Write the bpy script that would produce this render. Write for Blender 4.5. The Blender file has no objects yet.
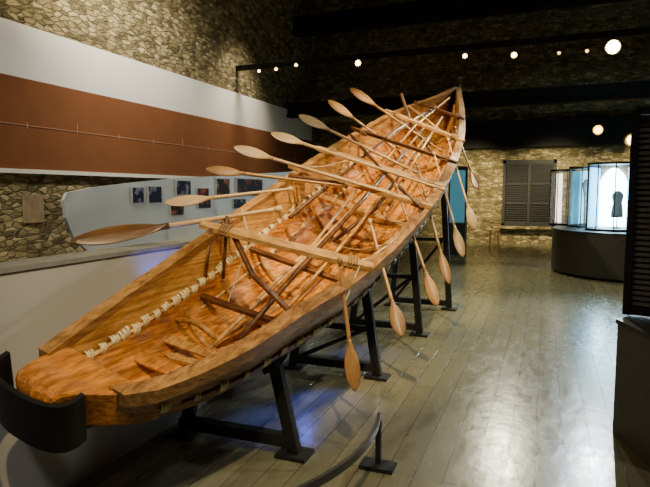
import bpy, bmesh, math, random
from mathutils import Vector, Matrix, noise
from mathutils.bvhtree import BVHTree
random.seed(7)
SC = bpy.context.scene
COL = SC.collection
PI = math.pi

# ------------------------------------------------------------------ camera
FP = 560.0
H = 1.6
PITCH = math.atan(51.5/FP)
YAW = math.radians(21.4)
cam = bpy.data.cameras.new('camera'); co = bpy.data.objects.new('camera', cam); COL.objects.link(co)
cam.sensor_width = 36; cam.lens = FP/650*36; cam.clip_end = 200
co.location = (0, 0, H); co.rotation_euler = (PI/2-PITCH, 0, YAW)
SC.camera = co

def ray(u, v):
    a = (u-325)/FP; b = (243.5-v)/FP
    h = math.cos(PITCH)+math.sin(PITCH)*b; w = -math.sin(PITCH)+math.cos(PITCH)*b
    s, c = math.sin(YAW), math.cos(YAW)
    return Vector((a*c-s*h, a*s+c*h, w))
def at_y(u, v, Y):
    r = ray(u, v); return Vector((0,0,H))+r*(Y/r.y)
def at_x(u, v, X):
    r = ray(u, v); return Vector((0,0,H))+r*(X/r.x)

# ------------------------------------------------------------------ mesh builder
class MB:
    def __init__(s): s.v = []; s.f = []
    def add(s, vs, fs):
        n = len(s.v); s.v += [tuple(x) for x in vs]; s.f += [tuple(i+n for i in f) for f in fs]
    def box(s, c, d, M=None):
        vs = [Vector((x*d[0]/2, y*d[1]/2, z*d[2]/2)) for x in (-1,1) for y in (-1,1) for z in (-1,1)]
        if M is not None: vs = [M @ q for q in vs]
        vs = [q+Vector(c) for q in vs]
        s.add(vs, [(0,1,3,2),(4,6,7,5),(0,4,5,1),(2,3,7,6),(0,2,6,4),(1,5,7,3)])
    def bar(s, a, b, w, t, up=(0,0,1)):
        a = Vector(a); b = Vector(b); z = (b-a); L = z.length; z.normalize()
        x = Vector(up).cross(z)
        if x.length < 1e-4: x = Vector((1,0,0))
        x.normalize(); y = z.cross(x)
        M = Matrix((x, y, z)).transposed()
        s.box((a+b)/2, (w, t, L), M)
    def tube(s, pts, r, n=8, caps=True):
        pts = [Vector(p) for p in pts]
        rs = r if isinstance(r, (list, tuple)) else [r]*len(pts)
        rings = []; ref = Vector((0.13, 0.27, 0.95)).normalized()
        for i, p in enumerate(pts):
            d = (pts[min(i+1, len(pts)-1)]-pts[max(i-1, 0)]).normalized()
            x = ref.cross(d)
            if x.length < .05: x = Vector((1,0,0)).cross(d)
            x.normalize(); y = d.cross(x)
            rings.append([p+(x*math.cos(2*PI*k/n)+y*math.sin(2*PI*k/n))*rs[i] for k in range(n)])
        s.loft(rings, caps)
    def loft(s, rings, caps=True, closed=True):
        n = len(rings[0]); vs = [q for r in rings for q in r]; fs = []
        for i in range(len(rings)-1):
            for k in range(n if closed else n-1):
                fs.append((i*n+k, i*n+(k+1) % n, (i+1)*n+(k+1) % n, (i+1)*n+k))
        if caps:
            fs.append(tuple(range(n))[::-1]); fs.append(tuple((len(rings)-1)*n+k for k in range(n)))
        s.add(vs, fs)
    def cyl(s, c, r, h, n=24, r2=None):
        c = Vector(c); r2 = r if r2 is None else r2
        s.loft([[c+Vector((r*math.cos(2*PI*k/n), r*math.sin(2*PI*k/n), 0)) for k in range(n)],
                [c+Vector((r2*math.cos(2*PI*k/n), r2*math.sin(2*PI*k/n), h)) for k in range(n)]])
    def build(s, name, mat, parent=None, smooth=False, bevel=0, kind=None):
        me = bpy.data.meshes.new(name); me.from_pydata(s.v, [], s.f); me.update()
        bm = bmesh.new(); bm.from_mesh(me); bmesh.ops.recalc_face_normals(bm, faces=bm.faces); bm.to_mesh(me); bm.free()
        if smooth:
            for p in me.polygons: p.use_smooth = True
        me.materials.append(mat)
        o = bpy.data.objects.new(name, me); COL.objects.link(o)
        if parent is not None:
            o.parent = parent
        if bevel:
            m = o.modifiers.new('bevel', 'BEVEL'); m.width = bevel; m.segments = 2; m.limit_method = 'ANGLE'
        if kind: o['kind'] = kind
        return o
def empty(name, loc=(0,0,0), M=None):
    o = bpy.data.objects.new(name, None); COL.objects.link(o); o.empty_display_size = .1
    o.location = loc
    if M is not None: o.rotation_euler = M.to_euler()
    return o
def tag(o, label, cat, group=None):
    o['label'] = label; o['category'] = cat
    if group: o['group'] = group
    return o
def keep(root, *ch):
    for c in ch:
        c.parent = root; c.matrix_parent_inverse = Matrix.Translation(-Vector(root.location))

# ------------------------------------------------------------------ materials
def mat(name):
    m = bpy.data.materials.new(name); m.use_nodes = True
    return m, m.node_tree.nodes, m.node_tree.links, m.node_tree.nodes['Principled BSDF']
def plain(name, col, rough=.5, metal=0, var=.15, scale=12, bump=0, spec=None):
    m, N, L, P = mat(name)
    tc = N.new('ShaderNodeTexCoord'); nz = N.new('ShaderNodeTexNoise'); nz.inputs['Scale'].default_value = scale; nz.inputs['Detail'].default_value = 5
    L.new(tc.outputs['Object'], nz.inputs['Vector'])
    rp = N.new('ShaderNodeValToRGB'); rp.color_ramp.elements[0].position = .3; rp.color_ramp.elements[1].position = .7
    rp.color_ramp.elements[0].color = tuple(c*(1-var) for c in col)+(1,); rp.color_ramp.elements[1].color = tuple(min(1, c*(1+var)) for c in col)+(1,)
    L.new(nz.outputs['Fac'], rp.inputs['Fac']); L.new(rp.outputs['Color'], P.inputs['Base Color'])
    P.inputs['Roughness'].default_value = rough; P.inputs['Metallic'].default_value = metal
    if spec is not None: P.inputs['Specular IOR Level'].default_value = spec
    if bump:
        b = N.new('ShaderNodeBump'); b.inputs['Strength'].default_value = bump; b.inputs['Distance'].default_value = .01
        L.new(nz.outputs['Fac'], b.inputs['Height']); L.new(b.outputs['Normal'], P.inputs['Normal'])
    return m
def wood(name, dark, light, rough=.5, scl=(9, 1.2, 9), bump=.4, blot=.7, lo=.34, hi=.62, spec=.5, vary=0, bs=4.5):
    m, N, L, P = mat(name)
    tc = N.new('ShaderNodeTexCoord'); mp = N.new('ShaderNodeMapping'); mp.inputs['Scale'].default_value = scl
    L.new(tc.outputs['Object'], mp.inputs['Vector'])
    n1 = N.new('ShaderNodeTexNoise'); n1.inputs['Scale'].default_value = 2.2; n1.inputs['Detail'].default_value = 10; n1.inputs['Roughness'].default_value = .74
    n1.inputs['Distortion'].default_value = .0
    L.new(mp.outputs['Vector'], n1.inputs['Vector'])
    n2 = N.new('ShaderNodeTexNoise'); n2.inputs['Scale'].default_value = bs; n2.inputs['Detail'].default_value = 8; n2.inputs['Roughness'].default_value = .7
    mq = N.new('ShaderNodeMapping'); mq.inputs['Scale'].default_value = tuple(.4+.6*x/max(scl) for x in scl); L.new(tc.outputs['Object'], mq.inputs['Vector'])
    L.new(mq.outputs['Vector'], n2.inputs['Vector'])
    r = N.new('ShaderNodeValToRGB'); e = r.color_ramp.elements
    e[0].position = lo; e[0].color = dark+(1,); e[1].position = hi; e[1].color = light+(1,)
    L.new(n1.outputs['Fac'], r.inputs['Fac'])
    mx = N.new('ShaderNodeMix'); mx.data_type = 'RGBA'; mx.blend_type = 'MULTIPLY'; mx.inputs[0].default_value = blot
    r2 = N.new('ShaderNodeValToRGB'); r2.color_ramp.elements[0].position = .37; r2.color_ramp.elements[0].color = (.28,.17,.10,1); r2.color_ramp.elements[1].position = .56; r2.color_ramp.elements[1].color = (1,1,1,1)
    L.new(n2.outputs['Fac'], r2.inputs['Fac'])
    L.new(r.outputs['Color'], mx.inputs[6]); L.new(r2.outputs['Color'], mx.inputs[7])
    out = mx.outputs[2]
    if vary:
        oi = N.new('ShaderNodeObjectInfo'); mr = N.new('ShaderNodeMapRange'); mr.inputs['To Min'].default_value = 1-vary; mr.inputs['To Max'].default_value = 1+vary*.4
        L.new(oi.outputs['Random'], mr.inputs['Value'])
        hs = N.new('ShaderNodeHueSaturation'); L.new(mr.outputs['Result'], hs.inputs['Value']); L.new(out, hs.inputs['Color']); out = hs.outputs['Color']
    L.new(out, P.inputs['Base Color']); P.inputs['Roughness'].default_value = rough; P.inputs['Specular IOR Level'].default_value = spec
    b = N.new('ShaderNodeBump'); b.inputs['Strength'].default_value = bump; b.inputs['Distance'].default_value = .012
    L.new(n1.outputs['Fac'], b.inputs['Height']); L.new(b.outputs['Normal'], P.inputs['Normal'])
    return m
def emis(name, col, st):
    m, N, L, P = mat(name)
    P.inputs['Base Color'].default_value = col+(1,); P.inputs['Emission Color'].default_value = col+(1,); P.inputs['Emission Strength'].default_value = st
    return m
def glass(name, col=(.8,.9,.95), a=.10):
    m, N, L, P = mat(name)
    P.inputs['Base Color'].default_value = col+(1,); P.inputs['Roughness'].default_value = .05; P.inputs['Alpha'].default_value = a
    return m
def stone(name, bright=1.0, hs=5.6, vs=13.0):
    m, N, L, P = mat(name)
    tc = N.new('ShaderNodeTexCoord'); mp = N.new('ShaderNodeMapping'); mp.inputs['Scale'].default_value = (hs, hs, vs)
    L.new(tc.outputs['Object'], mp.inputs['Vector'])
    nz = N.new('ShaderNodeTexNoise'); nz.inputs['Scale'].default_value = .5; nz.inputs['Detail'].default_value = 5; nz.inputs['Roughness'].default_value = .6
    L.new(mp.outputs['Vector'], nz.inputs['Vector'])
    ad = N.new('ShaderNodeMix'); ad.data_type = 'RGBA'; ad.blend_type = 'LINEAR_LIGHT'; ad.inputs[0].default_value = .38
    L.new(mp.outputs['Vector'], ad.inputs[6]); L.new(nz.outputs['Color'], ad.inputs[7])
    v1 = N.new('ShaderNodeTexVoronoi'); v1.feature = 'F1'; v1.inputs['Scale'].default_value = 1
    v2 = N.new('ShaderNodeTexVoronoi'); v2.feature = 'DISTANCE_TO_EDGE'; v2.inputs['Scale'].default_value = 1
    for v in (v1, v2): L.new(ad.outputs[2], v.inputs['Vector'])
    sp = N.new('ShaderNodeSeparateColor'); L.new(v1.outputs['Color'], sp.inputs['Color'])
    r = N.new('ShaderNodeValToRGB'); e = r.color_ramp.elements
    def c(x): return tuple(k*bright for k in x)+(1,)
    e[0].position = 0; e[0].color = c((.14,.115,.062)); e[1].position = 1; e[1].color = c((.58,.48,.28))
    q = e.new(.45); q.color = c((.30,.24,.12)); q = e.new(.75); q.color = c((.40,.32,.17))
    L.new(sp.outputs[0], r.inputs['Fac'])
    r2 = N.new('ShaderNodeValToRGB'); r2.color_ramp.elements[0].position = .0; r2.color_ramp.elements[1].position = .14
    r2.color_ramp.elements[0].color = (.2,.2,.2,1)
    L.new(v2.outputs['Distance'], r2.inputs['Fac'])
    mx = N.new('ShaderNodeMix'); mx.data_type = 'RGBA'
    mx.inputs[6].default_value = c((.17,.14,.078)); L.new(r2.outputs['Color'], mx.inputs[0]); L.new(r.outputs['Color'], mx.inputs[7])
    n3 = N.new('ShaderNodeTexNoise'); n3.inputs['Scale'].default_value = 5; n3.inputs['Detail'].default_value = 10; n3.inputs['Roughness'].default_value = .78; L.new(tc.outputs['Object'], n3.inputs['Vector'])
    r3 = N.new('ShaderNodeValToRGB'); r3.color_ramp.elements[0].position = .38; r3.color_ramp.elements[0].color = (.34,.34,.31,1); r3.color_ramp.elements[1].position = .60
    L.new(n3.outputs['Fac'], r3.inputs['Fac'])
    m2 = N.new('ShaderNodeMix'); m2.data_type = 'RGBA'; m2.blend_type = 'MULTIPLY'; m2.inputs[0].default_value = .8
    L.new(mx.outputs[2], m2.inputs[6]); L.new(r3.outputs['Color'], m2.inputs[7])
    L.new(m2.outputs[2], P.inputs['Base Color']); P.inputs['Roughness'].default_value = .95; P.inputs['Specular IOR Level'].default_value = .2
    b = N.new('ShaderNodeBump'); b.inputs['Strength'].default_value = .7; b.inputs['Distance'].default_value = .04
    L.new(r2.outputs['Color'], b.inputs['Height']); L.new(b.outputs['Normal'], P.inputs['Normal'])
    return m
def floor_mat():
    m, N, L, P = mat('polished_boards')
    tc = N.new('ShaderNodeTexCoord'); mp = N.new('ShaderNodeMapping'); mp.inputs['Rotation'].default_value = (0, 0, PI/2)
    L.new(tc.outputs['Object'], mp.inputs['Vector'])
    br = N.new('ShaderNodeTexBrick'); br.inputs['Scale'].default_value = 1; br.inputs['Brick Width'].default_value = 3.0; br.inputs['Row Height'].default_value = .16
    br.inputs['Mortar Size'].default_value = .004; br.inputs['Color1'].default_value = (.165,.156,.098,1); br.inputs['Color2'].default_value = (.215,.203,.130,1); br.inputs['Mortar'].default_value = (.085,.080,.052,1)
    L.new(mp.outputs['Vector'], br.inputs['Vector'])
    mp2 = N.new('ShaderNodeMapping'); mp2.inputs['Scale'].default_value = (4.0,1.0,1); L.new(tc.outputs['Object'], mp2.inputs['Vector'])
    nz = N.new('ShaderNodeTexNoise'); nz.inputs['Scale'].default_value = 3.0; nz.inputs['Detail'].default_value = 11; nz.inputs['Roughness'].default_value = .80; L.new(mp2.outputs['Vector'], nz.inputs['Vector'])
    r = N.new('ShaderNodeValToRGB'); r.color_ramp.elements[0].position = .32; r.color_ramp.elements[0].color = (.46,.47,.43,1); r.color_ramp.elements[1].position = .64
    L.new(nz.outputs['Fac'], r.inputs['Fac'])
    mx = N.new('ShaderNodeMix'); mx.data_type = 'RGBA'; mx.blend_type = 'MULTIPLY'; mx.inputs[0].default_value = .85
    L.new(br.outputs['Color'], mx.inputs[6]); L.new(r.outputs['Color'], mx.inputs[7]); L.new(mx.outputs[2], P.inputs['Base Color'])
    mr = N.new('ShaderNodeMapRange'); mr.inputs['From Min'].default_value = .25; mr.inputs['From Max'].default_value = .75; mr.inputs['To Min'].default_value = .36; mr.inputs['To Max'].default_value = .12; L.new(nz.outputs['Fac'], mr.inputs['Value'])
    L.new(mr.outputs['Result'], P.inputs['Roughness']); P.inputs['Specular IOR Level'].default_value = .75
    n2 = N.new('ShaderNodeTexNoise'); n2.inputs['Scale'].default_value = 7; n2.inputs['Detail'].default_value = 7; L.new(tc.outputs['Object'], n2.inputs['Vector'])
    b = N.new('ShaderNodeBump'); b.inputs['Strength'].default_value = .45; b.inputs['Distance'].default_value = .006
    L.new(n2.outputs['Fac'], b.inputs['Height'])
    b2 = N.new('ShaderNodeBump'); b2.inputs['Strength'].default_value = .5; b2.inputs['Distance'].default_value = .004; b2.invert = True
    L.new(br.outputs['Fac'], b2.inputs['Height']); L.new(b.outputs['Normal'], b2.inputs['Normal']); L.new(b2.outputs['Normal'], P.inputs['Normal'])
    return m

M_stone = stone('rubble_stone')
M_floor = floor_mat()
M_dark = plain('black_paint', (.024,.024,.025), .45)
M_steel = plain('black_steel', (.011,.011,.011), .50, .0, spec=.35)
M_ceil = plain('dark_ceiling', (.014,.012,.009), .9)
M_soffit = plain('soffit_black', (.011,.010,.009), .8, spec=.25)
M_panel = plain('grey_panel', (.44,.44,.42), .75, var=.03, scale=2)
M_ptop = plain('panel_top', (.22,.23,.21), .5)
M_board = plain('board_grey', (.58,.59,.54), .45, var=.05, scale=2)
M_white = plain('banner_white', (.86,.84,.77), .8, var=.03, scale=1.5)
M_brown = plain('banner_brown', (.23,.088,.034), .85, var=.06, scale=3, spec=.2)
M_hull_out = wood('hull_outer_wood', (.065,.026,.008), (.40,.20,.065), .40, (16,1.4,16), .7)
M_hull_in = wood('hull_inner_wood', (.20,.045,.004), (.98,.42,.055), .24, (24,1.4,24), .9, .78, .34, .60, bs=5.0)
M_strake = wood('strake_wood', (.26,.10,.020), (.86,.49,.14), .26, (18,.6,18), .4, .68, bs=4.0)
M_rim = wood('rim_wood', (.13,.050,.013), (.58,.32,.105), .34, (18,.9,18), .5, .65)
M_thwart = wood('thwart_wood', (.40,.20,.06), (.80,.51,.20), .33, (3,14,14), .2, .5)
M_dkwood = wood('dark_wood', (.040,.013,.004), (.21,.08,.02), .38, (9,9,9), .3)
M_deck = wood('prow_wood', (.24,.060,.006), (.92,.37,.045), .28, (24,1.8,24), .8, .7, bs=5)
M_paddle = wood('paddle_wood', (.34,.17,.055), (.62,.37,.14), .35, (7,7,1.6), .12, .4, vary=.45)
M_pdark = wood('paddle_dark_wood', (.075,.032,.009), (.21,.10,.030), .30, (12,12,1.6), .12)
M_pale = wood('paddle_pale_wood', (.52,.33,.14), (.80,.59,.30), .38, (7,7,1.6), .12, .4, vary=.2)
M_cord = plain('cord', (.84,.66,.36), .5, var=.4, scale=30, bump=.3)
M_wad = plain('wadding', (.58,.36,.13), .7, var=.6, scale=14, bump=.8)
M_string = plain('string', (.70,.58,.38), .8, var=.2, scale=30)
M_rope = plain('rope', (.34,.20,.08), .9, var=.3, scale=60, bump=.5)
M_glass = glass('case_glass')
M_sh = plain('shutter_grey', (.034,.034,.034), .8, spec=.2)
M_sh2 = plain('shutter_frame', (.014,.014,.014), .7)

# ------------------------------------------------------------------ room
XL, YB, XR, YN, ZC = -7.55, 18.5, 7.5, -4.0, 8.2
def wall(name, c, d, m):
    b = MB(); b.box(c, d); return b.build(name, m, kind='structure')
wall('floor', ((XL+XR)/2, (YB+YN)/2, -.05), (XR-XL+.4, YB-YN+.4, .1), M_floor)
wall('ceiling', ((XL+XR)/2, (YB+YN)/2, ZC+.05), (XR-XL+.4, YB-YN+.4, .1), M_ceil)
wall('wall_left', (XL-.1, (YB+YN)/2, ZC/2), (.2, YB-YN, ZC), M_stone)
wall('wall_back', ((XL+XR)/2, YB+.1, ZC/2), (XR-XL+.4, .2, ZC), M_stone)
wall('wall_right', (XR+.1, (YB+YN)/2, ZC/2), (.2, YB-YN, ZC), M_stone)
wall('wall_front', ((XL+XR)/2, YN-.1, ZC/2), (XR-XL+.4, .2, ZC), M_stone)
p0 = at_x(22,195,XL); p1 = at_x(43,222,XL)
b = MB(); b.box((XL+.01, (p0.y+p1.y)/2, (p0.z+p1.z)/2), (.05, abs(p1.y-p0.y), abs(p0.z-p1.z)))
b.build('trim_1', plain('plaster_patch', (.30,.22,.13), .9, var=.2, scale=8), kind='structure')
zs0 = at_y(550,146,17.9).z; zs1 = at_y(550,119,17.9).z
b = MB(); b.box((2.0, 18.2, (zs0+zs1)/2), (10.5, .6, zs1-zs0)); b.build('trim_2', M_soffit, kind='structure')

def beam(label, u0, v0, Y, th, dep, x0=XL, x1=XR):
    A = at_y(u0, v0, Y)
    b = MB(); b.box(((x0+x1)/2, Y, A.z), (x1-x0, dep*.45, th*.7))
    b.box(((x0+x1)/2, Y, A.z+th*.4), (x1-x0, dep, th*.2)); b.box(((x0+x1)/2, Y, A.z-th*.4), (x1-x0, dep, th*.2))
    o = b.build('ceiling_beam', M_soffit); tag(o, label, 'beam')
beam('long black steel beam nearest the pale stone wall, just above the dark soffit', 480,100, 16, .42, .3)
beam('topmost black steel beam crossing the hall under the ceiling', 440,10, 16.6, .55, .35)
YRAIL = 13.0
zr = at_y(480, 47, YRAIL).z
b = MB(); b.box(((XL+XR)/2, YRAIL, zr), (XR-XL, .07, .09)); b.box(((XL+XR)/2, YRAIL, zr+.06), (XR-XL, .12, .03))
tag(b.build('light_rail', M_soffit), 'thin black lighting rail carrying the row of small spotlights', 'rail')

M_refl = plain('reflector', (.9,.75,.5), .25, .9)
def spot_lamp(label, u, v, Y, aim, r=.055, st=60, back=False, col=(1,.76,.36), group=None):
    p = at_y(u, v, Y)
    t = empty('track_spotlight', p)
    tag(t, label, 'spotlight', group)
    d = (Vector(aim)-p).normalized()
    b = MB(); b.tube([-d*.22, -d*.19, -d*.03, d*.02], [r*.8, r*1.3, r*1.6, r*1.7], 14, caps=False); b.tube([-d*.22,-d*.2],[r*.7,r*.8],14)
    hs = b.build('lamp_housing', M_steel, t)
    b = MB(); b.tube([-d*.02, -d*.005, d*.01], [r*1.05, r*.95, r*.4], 14); b.build('lens', emis('lamp_lens', col, st), hs)
    b = MB(); b.tube([-d*.028, d*.0], [r*1.1, r*1.55], 14, caps=False); b.build('reflector', M_refl, hs)
    e = Vector((0, 17.9-p.y, 0)) if back else Vector((0,0,zr-p.z))
    b = MB(); b.tube([(-d*.1), (-d*.1)+e], .012, 6); b.build('bracket', M_steel, t)
    return t
AIM = (-1.0, 3.0, 1.2)
for (u, v, lab, st, r) in [(259,71,'leftmost small spotlight on the rail, in front of the stone wall',10,.026),
        (276,69,'second small spotlight from the left on the rail',10,.026),
        (296,65,'third small spotlight from the left, close to the room corner',10,.026),
        (358,63,'brighter spotlight on the rail just right of the room corner',24,.042),
        (465,56,'small spotlight on the rail above the raised canoe tip',18,.032),
        (514,55,'small spotlight on the rail right of the canoe tip',20,.038),
        (559,53,'dim spotlight on the rail left of the brightest lamp',4,.022),
        (587,51,'faint spotlight on the rail next to the brightest lamp',6,.022),
        (613,47,'brightest large spotlight at the right of the rail',300,.085)]:
    spot_lamp(lab, u, v, YRAIL-.12, (0,0,1.6) if u > 450 else AIM, r, st, group='spotlights on the long rail')
spot_lamp('warm spotlight fixed to the black soffit above the gap between the display cases', 598,130, 17.6, (0,3,1), .09, 12, True, (1,.60,.14))
spot_lamp('warm spotlight nearest the right edge, on the soffit above the lit display case', 632,140, 17.6, (0.2,3,1), .12, 14, True, (1,.64,.18))

# banner on left wall
t = empty('wall_banner', (XL+.06, 8, 2))
tag(t, 'very long white and brown banner hung along the left stone wall', 'banner')
def ypx(u, v): return at_x(u, v, XL+.06)
yA, yB_ = -1.0, ypx(312,130).y
def band(name, za, zb, x, m, dx=.02, ya=yA, yb=yB_, par=None):
    b = MB(); b.box((x, (ya+yb)/2, (za+zb)/2), (dx, yb-ya, abs(zb-za))); o = b.build(name, m)
    if par is None: keep(t, o)
    else: o.parent = par
    return o
zt = ypx(0,17).z; zm = ypx(0,73).z; zl = ypx(0,168).z; zl2 = ypx(0,172.5).z
band('white_strip', zm, zt, XL+.05, M_white)
bs = band('brown_strip', zl, zm, XL+.05, M_brown)
band('bottom_edge', zl2, zl, XL+.06, M_white, .04)
zline = ypx(0,122).z
band('time_line', zline-.007, zline+.007, XL+.064, plain('line_pale', (.42,.22,.13), .8), .006, par=bs)
tm = plain('tick_pale', (.44,.24,.14), .8)
for k in range(16):
    y = 1.5+k*1.0
    b = MB(); b.box((XL+.066, y, zline+(.05 if k % 3 == 0 else 0)), (.006, .016, .20 if k % 3 == 0 else .10)); b.build('tick_mark', tm, bs)

# window with shutters in the back wall
A = at_y(505,162,YB); B = at_y(553,226,YB)
cx, cz, ww, hh = (A.x+B.x)/2, (A.z+B.z)/2, B.x-A.x, A.z-B.z
t = empty('window_1', (cx, YB-.02, cz-hh/2)); t['kind'] = 'structure'
b = MB()
for sx in (-1,1): b.box((sx*ww/2, 0, hh/2), (.08,.12,hh+.1))
for zz in (0, hh): b.box((0, 0, zz), (ww+.1,.12,.1))
b.box((0,0,hh/2), (.07,.13,hh)); b.build('window_frame', M_sh2, t)
for sx in (-1,1):
    b = MB(); b.box((sx*ww/4, .01, hh/2), (ww/2-.06,.03,hh-.08))
    for k in range(4): b.box((sx*ww/4, -.03, .08+k*(hh-.16)/3), (ww/2-.1,.05,.06))
    for k in range(26): b.box((sx*ww/4, -.02, .1+k*(hh-.2)/26), (ww/2-.12,.03,.04), Matrix.Rotation(.5,3,'X'))
    b.build('shutter', M_sh, t)
b = MB(); b.box((0,-.08,-.06), (ww+.3,.2,.08)); b.build('window_sill', M_stone, t)

# ------------------------------------------------------------------ canoe
def hermite(tab):
    n = len(tab)
    def f(y):
        if y <= tab[0][0]: return tab[0][1]
        if y >= tab[-1][0]: return tab[-1][1]
        for i in range(n-1):
            if tab[i][0] <= y <= tab[i+1][0]: break
        x0, v0 = tab[i]; x1, v1 = tab[i+1]; h = x1-x0
        def sl(j):
            a = max(j-1, 0); c = min(j+1, n-1); return (tab[c][1]-tab[a][1])/(tab[c][0]-tab[a][0])
        s = (y-x0)/h; m0, m1 = sl(i)*h, sl(i+1)*h
        return (2*s**3-3*s*s+1)*v0+(s**3-2*s*s+s)*m0+(-2*s**3+3*s*s)*v1+(s**3-s*s)*m1
    return f
fXL = hermite([(1.68,-2.055),(1.87,-2.065),(2.37,-2.07),(3.18,-2.066),(4.01,-2.07),(5.4,-2.06),(7.36,-1.95),(9.27,-1.67),(10.4,-1.545)])
fXR = hermite([(1.68,-1.80),(1.80,-1.68),(1.95,-1.545),(2.35,-1.37),(2.82,-1.245),(3.26,-1.12),(4.07,-1.0),(5.27,-.925),(7.13,-1.0),(8.77,-1.22),(9.6,-1.37),(10.4,-1.515)])
fD = hermite([(1.68,.21),(1.87,.31),(2.4,.50),(3,.60),(4,.67),(5.3,.71),(7.1,.65),(8.8,.46),(10.4,.30)])
def plane(x, y): return .15+.32*y-.32*(x+1.6)
NV = Vector((.32,-.32,1)).normalized()
def GL(y): x = fXL(y); return Vector((x, y, plane(x, y)))
def GR(y): x = fXR(y); return Vector((x, y, plane(x, y)))
PROF = [(-1,0),(-.985,.1),(-.965,.2),(-.94,.3),(-.915,.4),(-.86,.55),(-.76,.7),(-.6,.84),(-.38,.94),(-.18,.985),(0,1)]
PROF = PROF+[(-a, d) for a, d in PROF[::-1][1:]]
def HP(y, a, d, th=0.0):
    l, r = GL(y), GR(y); c = (l+r)/2; e = (r-l)/2; D = fD(y)
    k = max(.15, 1-th/max(e.length, .01)); kd = max(.3, 1-th/D)
    return c+e*a*k-NV*(D*d*(kd if d > .45 else 1-(1-kd)*d/.45))
def aw(y, d, side):
    pr = [(dd, -a) for a, dd in PROF[:11]]
    for i in range(len(pr)-1):
        if pr[i][0] <= d <= pr[i+1][0]:
            s = (d-pr[i][0])/(pr[i+1][0]-pr[i][0]); return side*(pr[i][1]+(pr[i+1][1]-pr[i][1])*s)
    return 0
SEAM = .42
Y0, Y1 = 1.68, 10.4
YS0 = 1.82
canoe = empty('dugout_canoe', (-1.6, 5.5, 0.9))
tag(canoe, 'long carved wooden canoe with sewn planks, tilted up on black steel stands', 'canoe')
def cpart(b, name, m, **k):
    o = b.build(name, m, **k); keep(canoe, o); return o
ys = [Y0+(Y1-Y0)*i/90 for i in range(91)]
def skin(prof, th_o, th_i, ylist=None):
    rings = []
    for y in ylist or ys:
        out = [HP(y, a, d, th_o) for a, d in prof]; inn = [HP(y, a, d, th_i) for a, d in prof[::-1]]
        rings.append(out+inn)
    return rings
hp = [(aw(0,SEAM-.02,-1), SEAM-.02)]+[p for p in PROF if p[1] >= SEAM+.01]+[(aw(0,SEAM-.02,1), SEAM-.02)]
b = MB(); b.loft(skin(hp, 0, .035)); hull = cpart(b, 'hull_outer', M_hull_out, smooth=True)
hull_bvh = BVHTree.FromPolygons([Vector(v) for v in b.v], b.f)
ysf = [1.9+(10.35-1.9)*i/300 for i in range(301)]
dense = []
for i in range(len(hp)-1):
    for k in range(5):
        s = k/5; dense.append((hp[i][0]*(1-s)+hp[i+1][0]*s, hp[i][1]*(1-s)+hp[i+1][1]*s))
dense.append(hp[-1])
b = MB(); rings = []
for y in ysf:
    ring = []
    for a, d in dense:
        p = HP(y, a, d, .040)
        n = noise.noise(Vector((p.x*12, p.y*2.5, p.z*12)))+.5*noise.noise(Vector((p.x*40, p.y*6, p.z*40)))
        ring.append(HP(y, a, d, .055+.011*n))
    rings.append(ring)
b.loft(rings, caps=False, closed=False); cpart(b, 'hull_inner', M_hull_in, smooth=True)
for sd in (-1, 1):
    pr = [(aw(0,d,sd), d) for d in (-0.0, .06, .12, .18, .24, .3, .36, SEAM)]
    b = MB(); rings = []
    for y in [YS0+(Y1-YS0)*i/180 for i in range(181)]:
        out = []
        for a, d in pr:
            p = HP(y, a, d, 0); out.append(HP(y, a, d, -.014+.006*noise.noise(Vector((p.x*9, p.y*4, p.z*14)))))
        inn = []
        for a, d in pr[::-1]:
            p = HP(y, a, d, 0); inn.append(HP(y, a, d, .028+.007*noise.noise(Vector((p.x*12+5, p.y*2.5, p.z*16)))))
        rings.append(out+inn)
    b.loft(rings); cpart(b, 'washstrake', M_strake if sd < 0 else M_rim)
    G = GL if sd < 0 else GR
    b = MB(); rings = []
    for y in [YS0+(Y1-YS0)*i/90 for i in range(91)]:
        p = G(y); c = (GL(y)+GR(y))/2; e = (p-c).normalized()
        hw = .032 if sd < 0 else .044
        j = .006*noise.noise(Vector((y*5, sd, 0))); up = .016
        rings.append([p+e*hw-NV*.06, p+e*hw+NV*(up+j), p-e*hw+NV*(up-j), p-e*hw-NV*.05])
    b.loft(rings); cpart(b, 'gunwale', M_rim)
    b = MB(); yy = [1.95+(9.6-1.95)*i/240 for i in range(241)]
    b.tube([HP(y, aw(0,SEAM,sd), SEAM+.01*noise.noise(Vector((y*7,0,sd))), .050) for y in yy], [.007+.007*(noise.noise(Vector((y*9,3,sd)))+.5) for y in yy], 6); cpart(b, 'seam_wadding', M_wad)
    b = MB(); yy = [2.9+(9.0-2.9)*i/200 for i in range(201)]
    b.tube([HP(y, aw(0,.68,sd), .68+.01*noise.noise(Vector((y*7,5,sd))), .056) for y in yy], [.006+.006*(noise.noise(Vector((y*8,7,sd)))+.5) for y in yy], 6); cpart(b, 'seam_wadding', M_wad)
    if sd > 0:
        b = MB(); b.tube([HP(y, aw(0,SEAM,sd), SEAM, -.016) for y in ys[4:86]], .012, 6); cpart(b, 'seam_batten', M_dkwood)
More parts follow.
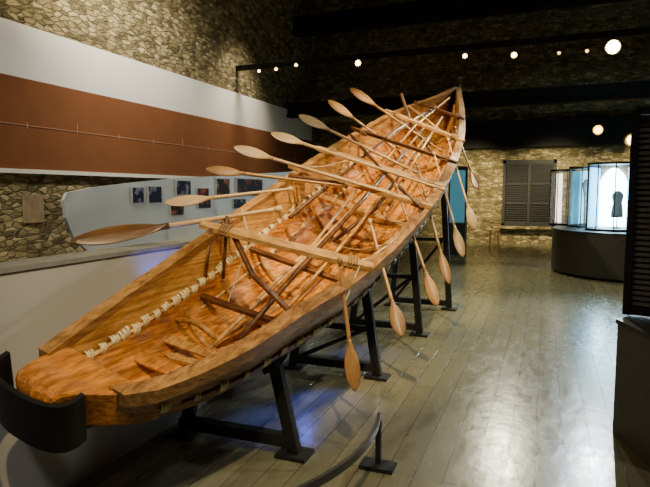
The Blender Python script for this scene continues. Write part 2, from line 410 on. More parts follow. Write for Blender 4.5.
# prow block: short thick rounded stub with a raised lip
b = MB(); rings = []
for y, wf, up in [(1.625,.45,-.03),(1.632,.66,.0),(1.645,.82,.022),(1.67,.94,.036),(1.72,1.0,.030),(1.80,1.02,.008),(1.88,.99,-.008),(1.93,.96,-.02),(1.96,.95,-.05),(1.98,.93,-.10)]:
    yy = max(y,1.68); l, r = GL(yy), GR(yy); off = Vector((0, y-yy, .32*(y-yy)))
    c = (l+r)/2; l = c+(l-c)*wf; r = c+(r-c)*wf
    D = fD(yy); ring = []
    for i in range(21):
        s = i/20; q = l.lerp(r, s)
        ring.append(q+off+NV*(up-.02*math.sin(PI*s)*(1 if y > 1.75 else .1)-(.014 if i in (0,20) else 0)+.012*noise.noise(q*18)))
    for i in range(9):
        s = 1-i/8; q = l.lerp(r, .03+.94*s); ring.append(q+off-NV*(D*.88*(math.sin(PI*s)*.25+.75)))
    rings.append(ring)
b.loft(rings); cpart(b, 'prow_block', M_deck)
b = MB(); rg = []
base = (GL(10.4)+GR(10.4))/2
for d, dy, w in ((1.05,-.02,.02),(.8,.05,.028),(.4,.10,.032),(.0,.12,.034),(-.25,.12,.034),(-.45,.08,.032),(-.60,.0,.026),(-.66,-.09,.018),(-.62,-.16,.012)):
    c = base-NV*(.30*d)+Vector((0,dy,.32*dy))
    rg.append([c+Vector((-w,-.05,0)), c+Vector((w,-.05,0)), c+Vector((w*.5,.06,.02)), c+Vector((-w*.5,.06,.02))])
b.loft(rg); cpart(b, 'stem_post', M_dkwood, bevel=.004)
b0 = MB()
for k, (ox, sk) in enumerate([(-.024,.006),(-.008,-.006),(.008,.008),(.023,-.004)]):
    rg = []
    for (zz, yy) in [(-.036,-.006),(-.030,.006),(-.014,.011),(.0,.013),(.014,.011),(.030,.006),(.036,-.006)]:
        xx = ox+sk*zz/.04
        rg.append([Vector((xx-.0082,yy-.003,zz)), Vector((xx+.0082,yy-.003,zz)), Vector((xx+.006,yy+.001,zz)), Vector((xx-.006,yy+.001,zz))])
    b0.loft(rg)
first = None
NL = 0
def place_lash(y, sd, inside, sm=SEAM, k=1.0):
    global first, NL
    NL += 1
    th = .050 if inside else -.024
    p = HP(y, aw(0,sm,sd), sm, th)
    T = (HP(y+.05, aw(0,sm,sd), sm, th)-p).normalized(); S = (HP(y, aw(0,sm-.12,sd), sm-.12, th)-HP(y, aw(0,sm+.09,sd), sm+.09, th)).normalized()
    Nn = S.cross(T).normalized(); c = (GL(y)+GR(y))/2-NV*fD(y)*.4
    want = (c-p) if inside else (p-c)
    if Nn.dot(want) < 0: Nn = -Nn
    S = T.cross(Nn).normalized()
    if first is None: first = b0.build('cord_lashing', M_cord); o = first
    else: o = first.copy(); COL.objects.link(o)
    o.location = p+S*random.uniform(-.008,.008); M = Matrix((T, Nn, S)).transposed()
    o.rotation_euler = (M @ Matrix.Rotation(random.uniform(-.25,.25),3,'Y')).to_euler()
    s = random.uniform(.6,1.0)*k; o.scale = (s*random.uniform(.8,1.3),1,s)
    o.parent = canoe; o.matrix_parent_inverse = Matrix.Translation(-Vector(canoe.location))
y = 2.02
while y < 9.2: place_lash(y, -1, True); y += (.085+.020*(y-2))*random.uniform(.8,1.2)
y = 3.7
while y < 7.8: place_lash(y, -1, True, .68, .8); y += .20*random.uniform(.8,1.2)
y = 1.98
while y < 5.2 and NL < 98: place_lash(y, 1, False); y += .15
for k, y in enumerate([2.75,3.2,3.7,4.2,4.8,5.5,6.3,7.2,8.2]):
    pr = [(a, d) for a, d in PROF if d >= .45]
    rings = []
    for a, d in pr:
        j = .006*noise.noise(Vector((a*3, d*3, y*5)))
        o1 = HP(y-.020, a, d, .047); o2 = HP(y+.020, a, d, .047); i1 = HP(y-.015+j, a, d, .080+j); i2 = HP(y+.015+j, a, d, .080+j)
        rings.append([o1, o2, i2, i1])
    b = MB(); b.loft(rings); cpart(b, 'rib', M_rim if k % 2 else M_strake)
def thwart(yl, yr, w=.12, t=.03, ov=(.09,.05), m=M_thwart, lift=.038, name='thwart', cords=True):
    l, r = GL(yl), GR(yr); d = (r-l).normalized()
    A_ = l-d*ov[0]+NV*lift; B_ = r+d*ov[1]+NV*lift
    b = MB(); n = 14; side = d.cross(NV).normalized(); rings = []
    for i in range(n+1):
        s = i/n; q = A_.lerp(B_, s); hw = w/2*(1-.35*abs(2*s-1)**3); hw *= 1+.04*math.sin(s*9)
        rings.append([q-side*hw-NV*t/2, q+side*hw-NV*t/2, q+side*hw*.93+NV*t/2, q-side*hw*.93+NV*t/2])
    b.loft(rings); o = b.build(name, m)
    keep(canoe, o)
    if cords:
        for q, g in ((l, 1), (r, -1)):
            b = MB(); pts = []
            for k in range(12*4+1):
                c = q+d*g*(.05+.018*k/12)+NV*lift
                pts.append(c+side*math.cos(2*PI*k/12)*(w/2+.008)+NV*math.sin(2*PI*k/12)*(t/2+.02))
            b.tube(pts, .007, 5)
            b.build('thwart_lashing', M_rope, o)
thwart(3.22, 3.46, .105)
thwart(4.62, 4.74, .10)
thwart(5.25, 5.28, .10)
thwart(7.35, 7.0, .10)
thwart(6.2, 6.1, .06, m=M_dkwood)
thwart(8.3, 8.1, .07, m=M_dkwood, ov=(.03,.03))
def low_bar(y0, y1, d, w, t, m, name='cross_board'):
    A_ = HP(y0, aw(0,d,-1), d, .03); B_ = HP(y1, aw(0,d,1), d, .03)
    b = MB(); b.bar(A_, B_, w, t, NV.cross(B_-A_)); cpart(b, name, m, bevel=.005)
low_bar(2.30,2.36,.70,.018,.09,M_deck); low_bar(2.54,2.62,.70,.018,.07,M_strake); low_bar(2.95,3.05,.55,.03,.045,M_dkwood)
low_bar(3.62,3.68,.45,.03,.05,M_dkwood); low_bar(5.0,5.0,.5,.035,.09,M_strake)
b = MB(); pts = []
for i in range(9):
    s = i/8; q = HP(2.66, -.72+.75*s, .56, .0)+NV*(.05*math.sin(PI*s)); pts.append(q)
b.tube(pts, [.008]+[.017]*7+[.008], 8); cpart(b, 'curved_frame', M_strake, smooth=True)
def pole(pl, r, m, name='pole'):
    b = MB(); b.tube(pl, r, 8); cpart(b, name, m, smooth=True)
pole([HP(2.75,.25,.55), HP(3.4,.12,.3), HP(4.4,.1,.12), HP(6.3,.05,.05)], .018, M_dkwood)
pole([HP(2.6,-.05,.7), HP(3.6,-.05,.4), HP(5,.0,.2), HP(7.6,0,.05)], .013, M_thwart)
pole([HP(2.9,.45,.5), HP(4.2,.3,.2), HP(6.9,.2,.05)], .013, M_strake)
pole([HP(3.9,-.5,.1), HP(6.5,-.4,-.06), HP(8.6,-.3,.0)], .014, M_dkwood)
pole([HP(2.3,.35,.78), HP(3.0,.3,.66), HP(3.9,.25,.55)], .012, M_deck)
pole([HP(3.3,-.3,.7), HP(4.0,-.2,.5), HP(5.3,-.3,.3)], .013, M_thwart)
pole([HP(4.6,.5,.1), HP(6.0,.35,.0), HP(7.9,.3,-.05)], .013, M_thwart)
pole([HP(5.4,-.1,.1), HP(7.0,-.15,-.05), HP(9.2,.0,-.1)], .013, M_strake)
pole([HP(4.2,.0,.45), HP(5.0,.2,.35), HP(6.4,.1,.3)], .018, M_dkwood)
pole([GL(3.3)+Vector((.05,0,.06)), HP(3.12,-.2,.2), HP(2.9,.75,.18)], .020, M_dkwood, 'brace')
pole([GL(3.18)+NV*.05, HP(3.0,-.8,.5)], .014, M_dkwood, 'brace')
pole([GL(3.28)+NV*.1+Vector((.06,0,0)), HP(3.2,-.75,.55)], .012, M_dkwood, 'brace')
pole([GL(6.0)+NV*.02, HP(5.2,0,-.08), GR(4.6)+NV*.05], .018, M_dkwood, 'brace')
pole([GL(7.6)+NV*.25, HP(7.2,-.3,.0), HP(6.6,.6,.2)], .018, M_dkwood, 'brace')
pole([GL(4.4)+NV*.03, HP(4.7,0,-.05), HP(5.0,.85,.1)], .014, M_dkwood, 'brace')
pole([GL(8.0)+NV*.03, HP(7.6,0,.0), HP(7.2,.85,.1)], .014, M_thwart, 'brace')
def cord(P, Q, sag=.05, r=.0040):
    b = MB(); P = Vector(P); Q = Vector(Q)
    b.tube([P.lerp(Q, i/12)-Vector((0,0,sag*math.sin(PI*i/12))) for i in range(13)], r, 5); cpart(b, 'tie_cord', M_string if r < .005 else M_rope)
Tm = GL(3.22).lerp(GR(3.46), .82)+NV*.05; T2 = GL(3.22).lerp(GR(3.46), .25)+NV*.05; Te = GL(3.22).lerp(GR(3.46), .97)+NV*.05
cord(Tm, at_y(343,275,3.18), .02); cord(Tm, GR(3.8)+NV*.05, .06); cord(T2, HP(3.0,-.4,.6), .0); cord(T2, GL(3.6)+NV*.03, .03)
cord(Te, at_y(346,300,3.14), .0); cord(Te, at_y(376,262,3.7), .02); cord(at_y(376,246,3.75), GR(4.0)+NV*.03, .02)
cord(GL(4.62).lerp(GR(4.74), .95)+NV*.05, at_y(404,214,4.6), .03); cord(GL(5.25).lerp(GR(5.28), .95)+NV*.05, at_y(424,190,5.15), .03)
cord(GR(3.8)+NV*.06, HP(4.0,.1,.3), .05, .006); cord(GR(4.74)+NV*.06, HP(5.28,.6,.0)+NV*.05, .04, .006); cord(GL(4.62)+NV*.06, HP(5.25,-.5,0)+NV*.05, .04)

def loose(label, y0, a0, y1, a1, d, w, th, m):
    P = HP(y0, a0, d, .06); Q = HP(y1, a1, d, .06)
    t = MB(); L = (Q-P).length
    z = (Q-P).normalized(); x = NV.cross(z).normalized(); n = z.cross(x); M = Matrix((x, n, z)).transposed()
    rings = []
    for i in range(7):
        s = i/6; hw = w/2*(.8+.3*noise.noise(Vector((s*4, y0*3, 0)))) * (.5 if i in (0,6) else 1)
        rings.append([Vector((-hw,-th/2,L*s)), Vector((hw,-th/2,L*s)), Vector((hw*.9,th/2,L*s)), Vector((-hw*.9,th/2,L*s))])
    t.loft(rings); o = t.build('loose_board', m); o.location = P+NV*.03; o.rotation_euler = M.to_euler(); tag(o, label, 'board')
loose('short loose board lying crosswise near the blunt front end of the canoe', 2.42,-.45, 2.50,.35, .82, .06,.014, M_strake)
loose('long narrow loose board lying lengthwise on the canoe bottom behind the curved frame', 2.75,-.2, 3.55,.05, .88, .05,.014, M_thwart)
loose('small reddish loose board beside the curved frame inside the canoe', 2.66,.05, 2.98,.3, .86, .05,.014, M_deck)

# ------------------------------------------------------------------ paddles
def paddle(label, P, Q, bl, bw, m, face, r=.014, grip=True, group=None, curve=0, sm=None):
    P = Vector(P); Q = Vector(Q); z = (Q-P); L = z.length; z.normalize()
    f = Vector(face); y = (f-z*f.dot(z)).normalized(); x = y.cross(z)
    M = Matrix((x, y, z)).transposed()
    t = empty('paddle', P, M); tag(t, label, 'paddle', group)
    b = MB(); rings = []; n = 16
    for i in range(n+1):
        s = i/n
        w = bw/2*(max(.02, math.sin(PI*min(1, s*.97+.03)**.85))**.85) if s < .93 else None
        if w is None or w < r*1.1: w = r*1.15 if s > .5 else max(.004, bw*.06)
        th = .004+.009*s if s < .9 else r
        rings.append([Vector((w*math.cos(2*PI*k/14), th*math.sin(2*PI*k/14)*(1+.5*(abs(math.cos(2*PI*k/14)) < .3)), bl*s)) for k in range(14)])
    b.loft(rings); b.build('blade', m, t, smooth=True)
    b = MB(); ns = 10
    b.tube([Vector((0, curve*math.sin(PI*i/ns), bl*.93+(L-bl*.93)*i/ns)) for i in range(ns+1)], [r*1.1-(r*.25)*i/ns for i in range(ns+1)], 10)
    sh = b.build('shaft', sm or m, t, smooth=True)
    if grip:
        b = MB(); b.tube([(0,0,L-.03),(0,0,L),(0,0,L+.02),(0,0,L+.03)], [r*.9, r*1.5, r*1.4, r*.5], 10); b.build('grip', sm or m, sh, smooth=True)
    return t
paddle('largest brown paddle with a broad rounded blade over the grey partition', at_y(71,241,2.75), at_y(278,209,3.5), .62, .20, M_pdark, (.25,-.47,.84), .016, sm=M_pale)
LP = [('thin pale paddle just above the big brown one at left', (165,203),3.45,(290,189),4.15,.36,.10,M_pale),
      ('narrow paddle crossing in front of the photo board, its blade tip above the photographs', (206,169),3.9,(345,186),4.6,.32,.10,M_paddle),
      ('paddle with pale blade beside the photographs, fourth from the left end', (234,147),4.3,(425,204),4.75,.36,.11,M_pale),
      ('long paddle with pointed blade below the corner of the white banner', (271,133),4.9,(442,189),5.1,.36,.11,M_pale),
      ('paddle rising over the far rim with a pale oval blade beside the banner end', (299,115),5.6,(415,172),5.75,.38,.12,M_pale),
      ('short looking paddle, second highest of the raised blades', (328,100),6.3,(418,165),6.4,.40,.12,M_paddle),
      ('highest raised paddle, its blade tip nearest the light rail', (350,88),6.9,(440,150),7.0,.42,.13,M_paddle)]
for lab, a, ya, c, yc, bl, bw, m in LP:
    paddle(lab, at_y(*a, ya), at_y(*c, yc), bl, bw, m, (.35,-.75,.55), .014, group='paddles with blades raised over the left rim')
RP = [('nearest hanging paddle, tan blade pointing at the floor', (355,391),3.05,(340,262),3.20,.30,.095,M_paddle),
      ('second hanging paddle, wide tan blade beside the second stand', (402,337),3.5,(370,222),3.9,.26,.10,M_paddle),
      ('third hanging paddle, blade between the second and third stands', (437,306),4.3,(396,186),4.75,.29,.10,M_paddle),
      ('fourth hanging paddle, slim blade in front of the farthest stand', (449,284),4.8,(418,168),5.3,.33,.085,M_paddle),
      ('fifth hanging paddle, blade tip right of the farthest stand', (463,257),5.5,(434,154),6.0,.34,.10,M_pale),
      ('sixth hanging paddle, against the far stone wall', (475,230),6.3,(448,140),6.8,.32,.11,M_pale),
      ('farthest hanging paddle, highest blade on the right side', (478,190),7.0,(455,128),7.4,.32,.10,M_pdark)]
for lab, a, ya, c, yc, bl, bw, m in RP:
    paddle(lab, at_y(*a, ya), at_y(*c, yc), bl, bw, m, (.45,-1,.1), .012, group='paddles hanging over the right rim')

# ------------------------------------------------------------------ stands
def up_hit(x, y):
    h = hull_bvh.ray_cast(Vector((x, y, .01)), Vector((0,0,1)))
    return h[0].z if h[0] is not None else None
stands = [(-1.37,2.99,'nearest low black steel stand under the canoe'),(-1.30,4.56,'second black steel stand from the front'),
          (-1.26,6.13,'third black steel stand from the front'),(-1.17,7.63,'farthest and tallest black steel stand')]
for i, (x, y, lab) in enumerate(stands):
    t = empty('canoe_stand', (x-.35, y, 0)); tag(t, lab, 'stand')
    xr = x-.13; zr_ = up_hit(xr, y) or 1.0
    xl = x-.62; zl_ = up_hit(xl, y) or 1.2
    ch = []
    for (xf, xt, zz) in ((x, xr, zr_), (x-.80, xl, zl_)):
        b = MB(); b.bar((xf,y,.02), (xt,y,zz-.005), .075, .06, (0,1,0)); lg = b.build('leg', M_steel, bevel=.004); ch.append(lg)
        b = MB(); b.box((xf,y,.012), (.2,.16,.024)); b.build('foot_plate', M_steel, lg)
    b = MB(); b.bar((x-.82,y,.09), (x,y,.09), .07, .07); ch.append(b.build('base_beam', M_steel))
    if i >= 1:
        b2 = MB(); zz = zr_*.48; b2.bar((x-.76,y,zz), (x-.06,y,zz), .045, .045); ch.append(b2.build('cross_bar', M_steel))
        b2 = MB(); b2.bar((x-.76,y,.1), (x-.1,y,zz), .035, .035); ch.append(b2.build('brace', M_steel))
    b = MB(); b.box((xr, y, zr_-.018), (.12,.14,.03), Matrix.Rotation(.32,3,'X')@Matrix.Rotation(-.5,3,'Y')); ch.append(b.build('saddle', M_steel))
    keep(t, *ch)
t = empty('prow_cradle', (-1.9,1.66,.6)); tag(t, 'wide curved black steel band holding the near end of the canoe', 'cradle')
l, r = GL(1.68), GR(1.68); ex = (r-l).normalized(); fw = Vector((0,1,.32)).normalized()
def bandarc(hw, top, bot, th, dep):
    b = MB(); rings = []
    for i in range(29):
        s = i/28; ang = PI*s
        c = l.lerp(r, .5); cs, sn = math.cos(ang), math.sin(ang)
        q = c+ex*(-(abs(cs)**.8)*(1 if cs > 0 else -1)*hw-.02)-fw*(max(sn,0)**.6*dep-.04)
        nrm = (ex*(-cs)-fw*sn).normalized()
        rings.append([q+NV*top, q+nrm*th+NV*top, q+nrm*th-NV*bot, q-NV*bot])
    b.loft(rings); return b
o = bandarc(.205, .040, .218, .022, .130).build('band', M_steel)
b = MB(); p_ = HP(1.72,0,1.0); b.bar(p_-NV*.03-fw*.06, HP(2.9,0,1.0)-NV*.035, .06,.05, NV); o2 = b.build('support_arm', M_steel)
keep(t, o, o2)

# barrier rail
t = empty('barrier_rail', (-.85,3.03,0)); tag(t, 'low curved steel barrier rail on a small floor post', 'barrier')
ctl = [(-.86,3.06),(-.83,2.90),(-.82,2.67),(-.85,2.43),(-.93,2.19),(-1.06,1.95),(-1.24,1.75),(-1.48,1.58)]
fb = hermite([(-y, x) for x, y in ctl])
pts = [Vector((fb(-y), y, .30)) for y in [3.06-1.48*i/36 for i in range(37)]]
b = MB(); rings = []
for i, p in enumerate(pts):
    d = (pts[min(i+1,36)]-pts[max(i-1,0)]).normalized(); sd = Vector((-d.y, d.x, 0))*.010
    rings.append([p-sd-Vector((0,0,.02)), p+sd-Vector((0,0,.02)), p+sd+Vector((0,0,.02)), p-sd+Vector((0,0,.02))])
b.loft(rings); o1 = b.build('rail', plain('grey_steel', (.10,.10,.10), .35, .6))
b = MB(); b.box((fb(-3.04),3.04,.14), (.03,.03,.27)); o2 = b.build('post', M_steel)
b = MB(); b.box((fb(-3.04),3.03,.012), (.2,.12,.024)); o3 = b.build('foot_plate', M_steel)
b = MB(); b.box((fb(-1.7),1.7,.14), (.028,.028,.28)); o4 = b.build('post', M_steel)
keep(t, o1, o2, o3, o4)

# ------------------------------------------------------------------ left partition & photo board
t = empty('partition', (-2.3, 2, 0)); tag(t, 'low pale grey partition running behind the canoe', 'partition')
b = MB(); b.box((-2.42, 1.4, .61), (.16, 8.0, 1.22)); o1 = b.build('panel', M_panel)
b = MB(); b.box((-2.44, 1.4, 1.235), (.22, 8.02, .025)); o2 = b.build('top_ledge', M_ptop)
keep(t, o1, o2)
XB = -3.6
def pb(u, v): q = at_x(u, v, XB); return (q.y, q.z)
out = [pb(64,200), pb(67,193), pb(90,188), pb(130,183), pb(180,178), pb(240,175), pb(300,171), pb(330,170)]
far = out[-1][0]
out += [(far, .5), pb(180,285), pb(130,275), pb(95,258), pb(74,238), pb(66,218)]
t = empty('display_board', (XB, 5, .5)); tag(t, 'large curved grey board behind the partition carrying small photographs', 'display board')
b = MB(); b.loft([[Vector((XB-.03, y, z)) for y, z in out], [Vector((XB, y, z)) for y, z in out]]); o1 = b.build('panel', M_board)
b = MB(); b.bar((XB-.06,4.6,0), (XB-.06,4.6,1.4), .06,.05); o2 = b.build('post', M_steel)
b = MB(); b.bar((XB-.06,7.6,0), (XB-.06,7.6,1.4), .06,.05); o3 = b.build('post', M_steel)
keep(t, o1, o2, o3)
def photo_mat(i):
    m, N, L, P = mat('photo_%d' % i)
    tc = N.new('ShaderNodeTexCoord'); nz = N.new('ShaderNodeTexNoise'); nz.inputs['Scale'].default_value = 9; nz.inputs['Detail'].default_value = 4
    mp = N.new('ShaderNodeMapping'); mp.inputs['Location'].default_value = (i*3.1, i*1.7, 0); L.new(tc.outputs['Object'], mp.inputs['Vector']); L.new(mp.outputs['Vector'], nz.inputs['Vector'])
    r = N.new('ShaderNodeValToRGB'); e = r.color_ramp.elements; e[0].position = .5; e[1].position = .66
    pal = [((.014,.01,.018),(.45,.07,.03)), ((.008,.012,.035),(.38,.40,.52)), ((.012,.008,.008),(.50,.20,.10))][i % 3]
    e[0].color = pal[0]+(1,); e[1].color = pal[1]+(1,)
    L.new(nz.outputs['Fac'], r.inputs['Fac']); L.new(r.outputs['Color'], P.inputs['Base Color']); P.inputs['Roughness'].default_value = .7; P.inputs['Specular IOR Level'].default_value = .2
    return m
PH = [(132,187,144,203,'leftmost small photograph on the grey board',5), (148,186,162,203,'second photograph in the upper row, dark with pale spots',1),
      (176,180,191,195,'dark blue photograph in the upper row above the pale paddle',1), (197,188,209,198,'narrow photograph between the dark blue and the red one',0),
      (216,178,230,198,'tall photograph in the middle of the upper row',2), (236,178,263,196,'widest photograph at the right end of the upper row',0),
      (170,203,184,215,'leftmost photograph of the lower row',2), (198,199,211,208,'second photograph of the lower row',0), (233,199,246,208,'rightmost photograph of the lower row, half hidden by paddles',1)]
for i, (u0, v0, u1, v1, lab, k) in enumerate(PH):
    a = at_x(u0, v0, XB+.012); c = at_x(u1, v1, XB+.012)
    t = empty('photo_print', (XB+.008, (a.y+c.y)/2, (a.z+c.z)/2)); tag(t, lab, 'photograph', 'photographs on the grey board')
    b = MB(); b.box((0,0,0), (.012, c.y-a.y, a.z-c.z)); b.build('backing', plain('print_edge', (.5,.5,.5), .6), t)
    b = MB(); b.box((.007,0,0), (.003, (c.y-a.y)*.92, (a.z-c.z)*.92)); b.build('picture', photo_mat(i*3+k if k != 5 else 1), t)

# ------------------------------------------------------------------ display cases at right
def glasscase(label, c, r, hb, ht, n, panels, rot=0):
    t = empty('display_case', (c[0], c[1], hb)); tag(t, label, 'display case')
    z0 = 0; z1 = ht-hb
    P_ = [Vector((r*math.cos(rot+2*PI*k/n), r*math.sin(rot+2*PI*k/n), 0)) for k in range(n)]
    b = MB()
    for k in range(n):
        a, c2 = P_[k], P_[(k+1) % n]
        b.add([a+Vector((0,0,z0+.02)), c2+Vector((0,0,z0+.02)), c2+Vector((0,0,z1)), a+Vector((0,0,z1))], [(0,1,2,3)])
    b.build('glass_panes', M_glass, t)
    for k in range(n):
        b = MB(); b.bar(P_[k]+Vector((0,0,z0)), P_[k]+Vector((0,0,z1)), .020,.020); b.build('frame_post', M_steel, t)
    for zz, nm in ((z0, 'base_frame'), (z1, 'top')):
        b = MB(); b.loft([[q*1.03+Vector((0,0,zz)) for q in P_], [q*1.03+Vector((0,0,zz+.04)) for q in P_]]); b.build(nm, M_steel, t)
    for (q0, q1, col, st, arch) in panels:
        q0 = Vector(q0+(0,)); q1 = Vector(q1+(0,)); e = Vector((0,0,1)).cross(q1-q0).normalized()*.012
        za, zb = z0+.05, z1-.04
        prof = [(0, za)]
        for i in range(13):
            s = i/12; prof.append((s, zb-arch*(1-math.sin(PI*s)**.7)))
        prof.append((1, za))
        b = MB(); b.loft([[q0.lerp(q1, s)-e+Vector((0,0,z)) for s, z in prof], [q0.lerp(q1, s)+e+Vector((0,0,z)) for s, z in prof]])
        b.build('lit_back_panel', emis('lit_panel', col, st), t)
    return t
CX, CY = 1.72, 12.50
t = empty('round_plinth', (CX, CY, 0)); tag(t, 'large round dark plinth carrying the three glass cases', 'plinth')
b = MB(); b.cyl((0,0,.05), 1.56, .80, 56); b.build('body', plain('plinth_dark', (.055,.055,.054), .40), t)
b = MB(); b.cyl((0,0,0), 1.50, .05, 56); b.build('kick_base', M_steel, t)
b = MB(); b.cyl((0,0,.85), 1.58, .02, 56); b.build('top', M_steel, t)
HB = .87
q = at_y(615,200,12.0); ZT = at_y(614,165,12.0).z
glasscase('bright faceted glass case with a white lit interior, rightmost on the round plinth', (q.x,12.0), .50, HB, ZT, 10,
     [((-.44,.08),(-.25,.34),(.16,.58,.95),3.6,0), ((-.24,.36),(.24,.38),(.52,.88,1.0),26,.28), ((.25,.36),(.45,.12),(.16,.58,.95),3.6,0)], .2)
q2 = at_y(584,200,12.95)
glasscase('dim bluish glass case in the middle of the round plinth', (q2.x,12.95), .32, HB, ZT-.03, 6,
     [((-.24,.10),(-.08,.23),(.06,.26,.36),.7,0), ((-.08,.23),(.18,.20),(.16,.56,.76),2.4,0)], .3)
q3 = at_y(562,200,13.5)
glasscase('narrow glass case with a pale warm panel, leftmost on the round plinth', (q3.x,13.5), .25, HB, ZT-.06, 6,
     [((-.12,.15),(.0,.17),(1,.86,.70),3.2,0)], .1)
t = empty('garment_display', (q.x+.05,12.02,HB+.045)); tag(t, 'dark garment-like form on a stand inside the bright glass case', 'exhibit')
b = MB(); b.cyl((0,0,0), .07, .02, 20); b.tube([(0,0,.02),(0,0,.24)], .012, 8); b.build('stand', M_steel, t)
b = MB(); rg = []
for z, wx, wy in [(.20,.10,.05),(.26,.105,.055),(.38,.09,.05),(.48,.075,.045),(.57,.095,.045),(.64,.10,.04),(.68,.06,.035),(.71,.03,.02)]:
    rg.append([Vector((wx*math.cos(2*PI*k/18)*(1+.08*math.sin(5*k)), wy*math.sin(2*PI*k/18), z)) for k in range(18)])
b.loft(rg); b.build('cloth', plain('cloth_grey', (.30,.32,.34), .7), t, smooth=True)
t = empty('carved_club', (q2.x+.02,12.9,HB+.045)); tag(t, 'slim carved upright club inside the dim glass case', 'club')
b = MB(); b.tube([(0,0,.02),(0,0,.5),(0,0,.7),(0,0,.85),(0,0,.95)], [.02,.025,.05,.08,.02], 12); b.build('shaft', M_dkwood, t, smooth=True)
b = MB(); b.cyl((0,0,0), .1, .03, 20); b.build('base', M_steel, t)
a = at_y(449,170,14.5); c = at_y(463,223,14.5)
t = empty('lit_column_case', ((a.x+c.x)/2, 14.6, 0)); tag(t, 'slim upright case glowing blue behind the canoe tip', 'display case')
w = c.x-a.x
b = MB(); b.box((0,.05,c.z/2), (w+.12,.35,c.z)); b.build('plinth', M_dark, t)
b = MB(); b.box((0,.2,(a.z+c.z)/2), (w+.1,.06,a.z-c.z+.1)); b.box((0,.05,a.z+.05), (w+.12,.35,.08)); b.build('frame', M_dark, t)
b = MB(); b.box((0,.15,(a.z+c.z)/2), (w,.03,a.z-c.z)); b.build('lit_panel', emis('blue_panel', (.10,.34,.45), .4), t)
t = empty('plinth', (.9,4.1,0)); tag(t, 'dark grey angular plinth at the right edge of the floor', 'plinth')
A0 = Vector((.47,4.07,0)); A1 = Vector((.66,3.5,0)); A2 = Vector((1.8,3.6,0)); A3 = Vector((1.7,4.75,0)); A4 = Vector((.75,4.45,0))
ring = [A0,A1,A2,A3,A4]
b = MB(); b.loft([[q for q in ring], [q+Vector((0,0,.74)) for q in ring]]); o1 = b.build('body', plain('plinth_grey', (.065,.065,.062), .5), bevel=.005)
cen = sum(ring, Vector())/5
b = MB(); b.loft([[cen+(q-cen)*1.02+Vector((0,0,.74)) for q in ring], [cen+(q-cen)*1.02+Vector((0,0,.77)) for q in ring]]); o2 = b.build('top', M_dark)
keep(t, o1, o2)
t = empty('slatted_screen', (.62,4.2,.775)); tag(t, 'tall dark slatted screen standing on the plinth at the right edge', 'screen')
d = Vector((.93,-.36,0)).normalized()
M3 = Matrix.Rotation(math.atan2(d.y, d.x), 3, 'Z')
b = MB(); b.box(d*-.02+Vector((-.06,.02,.68)), (.045,.05,1.36), M3); b.box(d*.62+Vector((-.06,.02,.68)), (.045,.05,1.36), M3); b.box(d*.3+Vector((-.06,.02,.03)), (.64,.05,.05), M3); b.box(d*.3+Vector((-.06,.02,1.35)), (.64,.05,.05), M3); b.build('frame', M_steel, t)
b = MB()
for k in range(34): b.box(d*.3+Vector((-.06,.02,.08+k*.037)), (.62,.012,.022), M3)
b.box(d*.3+Vector((-.06,.04,.67)), (.62,.006,1.3), M3)
b.build('slats', plain('slat_grey', (.10,.10,.10), .5), t)
p = at_y(494,243,17.5); 
t = empty('small_stool', (p.x,17.5,0)); tag(t, 'small yellowish wooden stool by the back stone wall below the window', 'stool')
for sx in (-1,1):
    for sy in (-1,1):
        b = MB(); b.bar((sx*.13,sy*.12,0), (sx*.11,sy*.1,.45), .03,.03); b.build('leg', M_thwart, t)
b = MB(); b.box((0,0,.46), (.3,.28,.03)); b.build('seat', M_thwart, t)

# ------------------------------------------------------------------ lights
K = 2.0
def spot(p, aim, e, col=(1,.74,.42), ang=45, r=.06, blend=.6):
    l = bpy.data.lights.new('spot', 'SPOT'); l.energy = e*K; l.color = col; l.spot_size = math.radians(ang); l.spot_blend = blend; l.shadow_soft_size = r
    o = bpy.data.objects.new('spot', l); COL.objects.link(o); o.location = p
    o.rotation_euler = (Vector(aim)-Vector(p)).to_track_quat('-Z', 'Y').to_euler()
def point(p, e, col, r=.1):
    l = bpy.data.lights.new('point', 'POINT'); l.energy = e; l.color = col; l.shadow_soft_size = r
    o = bpy.data.objects.new('point', l); COL.objects.link(o); o.location = p
W = (1,.75,.40)
spot((.3,.3,4.6), (-1.7,2.8,.9), 390, W, 36, .03)
spot((.6,2.6,5.2), (-1.6,4.6,1.2), 760, W, 34, .03)
spot((-.2,5.0,5.6), (-1.6,6.8,1.9), 860, W, 36, .03)
spot((-3.6,6.5,5.6), (-1.5,8.6,2.6), 360, W, 45, .03)
spot((-4.2,2.0,5.2), (-1.5,4.2,1.0), 160, W, 45, .03)
spot((1.6,5.5,5.6), (-.9,5.6,0), 210, (1,.95,.72), 70, .04)
spot((-5.2,1.5,6.8), (-7.6,4.5,2.8), 660, (1,.92,.76), 110, .3, 1)
spot((-5.2,8.0,6.8), (-7.6,9.5,3.0), 680, (1,.92,.76), 95, .3, 1)
spot((-5.6,13.0,6.0), (-7.6,13.0,3.6), 280, (1,.88,.66), 70, .3, 1)
spot((-4.8,5.0,5.0), (-7.6,7.5,6.3), 600, (1,.86,.54), 85, .3, 1)
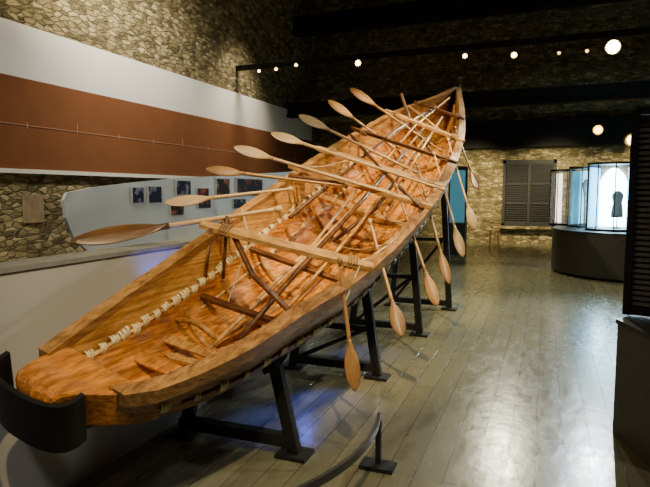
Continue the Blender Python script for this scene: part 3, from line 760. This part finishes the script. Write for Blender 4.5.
spot((-2.9,2.0,4.6), (-3.6,5.0,1.5), 190, (1,.97,.88), 70, .2, 1)
spot((-5.6,3.5,3.0), (-7.6,4.2,1.2), 220, (1,.86,.54), 80, .2, 1)
spot((-.5,-1.5,4.5), (-2.3,1.2,.6), 130, (1,.97,.92), 60, .2, 1)
for xx, e in ((-2.2,450),(.2,450),(2.6,450)):
    spot((xx,16.0,3.0), (xx,18.5,1.3), e, (1,.84,.46), 82, .2, 1)
spot((1.0,9.0,6.5), (.2,8.0,0), 620, (1,.97,.72), 75, .1, 1)
spot((-.4,13.0,6.0), (-.3,12.2,0), 480, (1,.94,.62), 56, .1, 1)
spot((2.0,2.5,6.0), (.3,3.0,0), 120, (1,.98,.85), 70, .1, 1)
at = at_y(613,47,12.8); spot(at+Vector((0,-.1,-.05)), (.2,4,0), 460, (.82,.94,1), 60, .08)
at = at_y(632,140,17.5); spot(at+Vector((0,-.1,-.1)), (.3,6,0), 460, (.80,.93,1), 60)
at = at_y(514,55,12.8); spot(at+Vector((0,-.1,-.05)), (-.2,4,0), 320, (1,.94,.66), 55)
point((CX-.3,CY-.9,2.3), 26, (.68,.92,1))
def bspot(p, aim, e, ang):
    l = bpy.data.lights.new('blue_spot', 'SPOT'); l.energy = e; l.color = (.07,.14,1); l.spot_size = math.radians(ang); l.spot_blend = .8; l.shadow_soft_size = .05
    o = bpy.data.objects.new('blue_spot', l); COL.objects.link(o); o.location = p
    o.rotation_euler = (Vector(aim)-Vector(p)).to_track_quat('-Z', 'Y').to_euler()
bspot((-1.75,4.0,.45), (-1.5,3.85,0), 20, 85); bspot((-1.8,3.45,.45), (-1.75,3.4,0), 8, 90)
pq = at_x(158,262,-2.34); bspot((-2.16,pq.y,pq.z-.25), (-2.34,pq.y,pq.z), 7, 90); bspot((-1.8,5.3,.5), (-1.6,5.2,0), 12, 90)
w = bpy.data.worlds.new('world'); SC.world = w; w.use_nodes = True
w.node_tree.nodes['Background'].inputs['Color'].default_value = (.13,.125,.11,1); w.node_tree.nodes['Background'].inputs['Strength'].default_value = .12
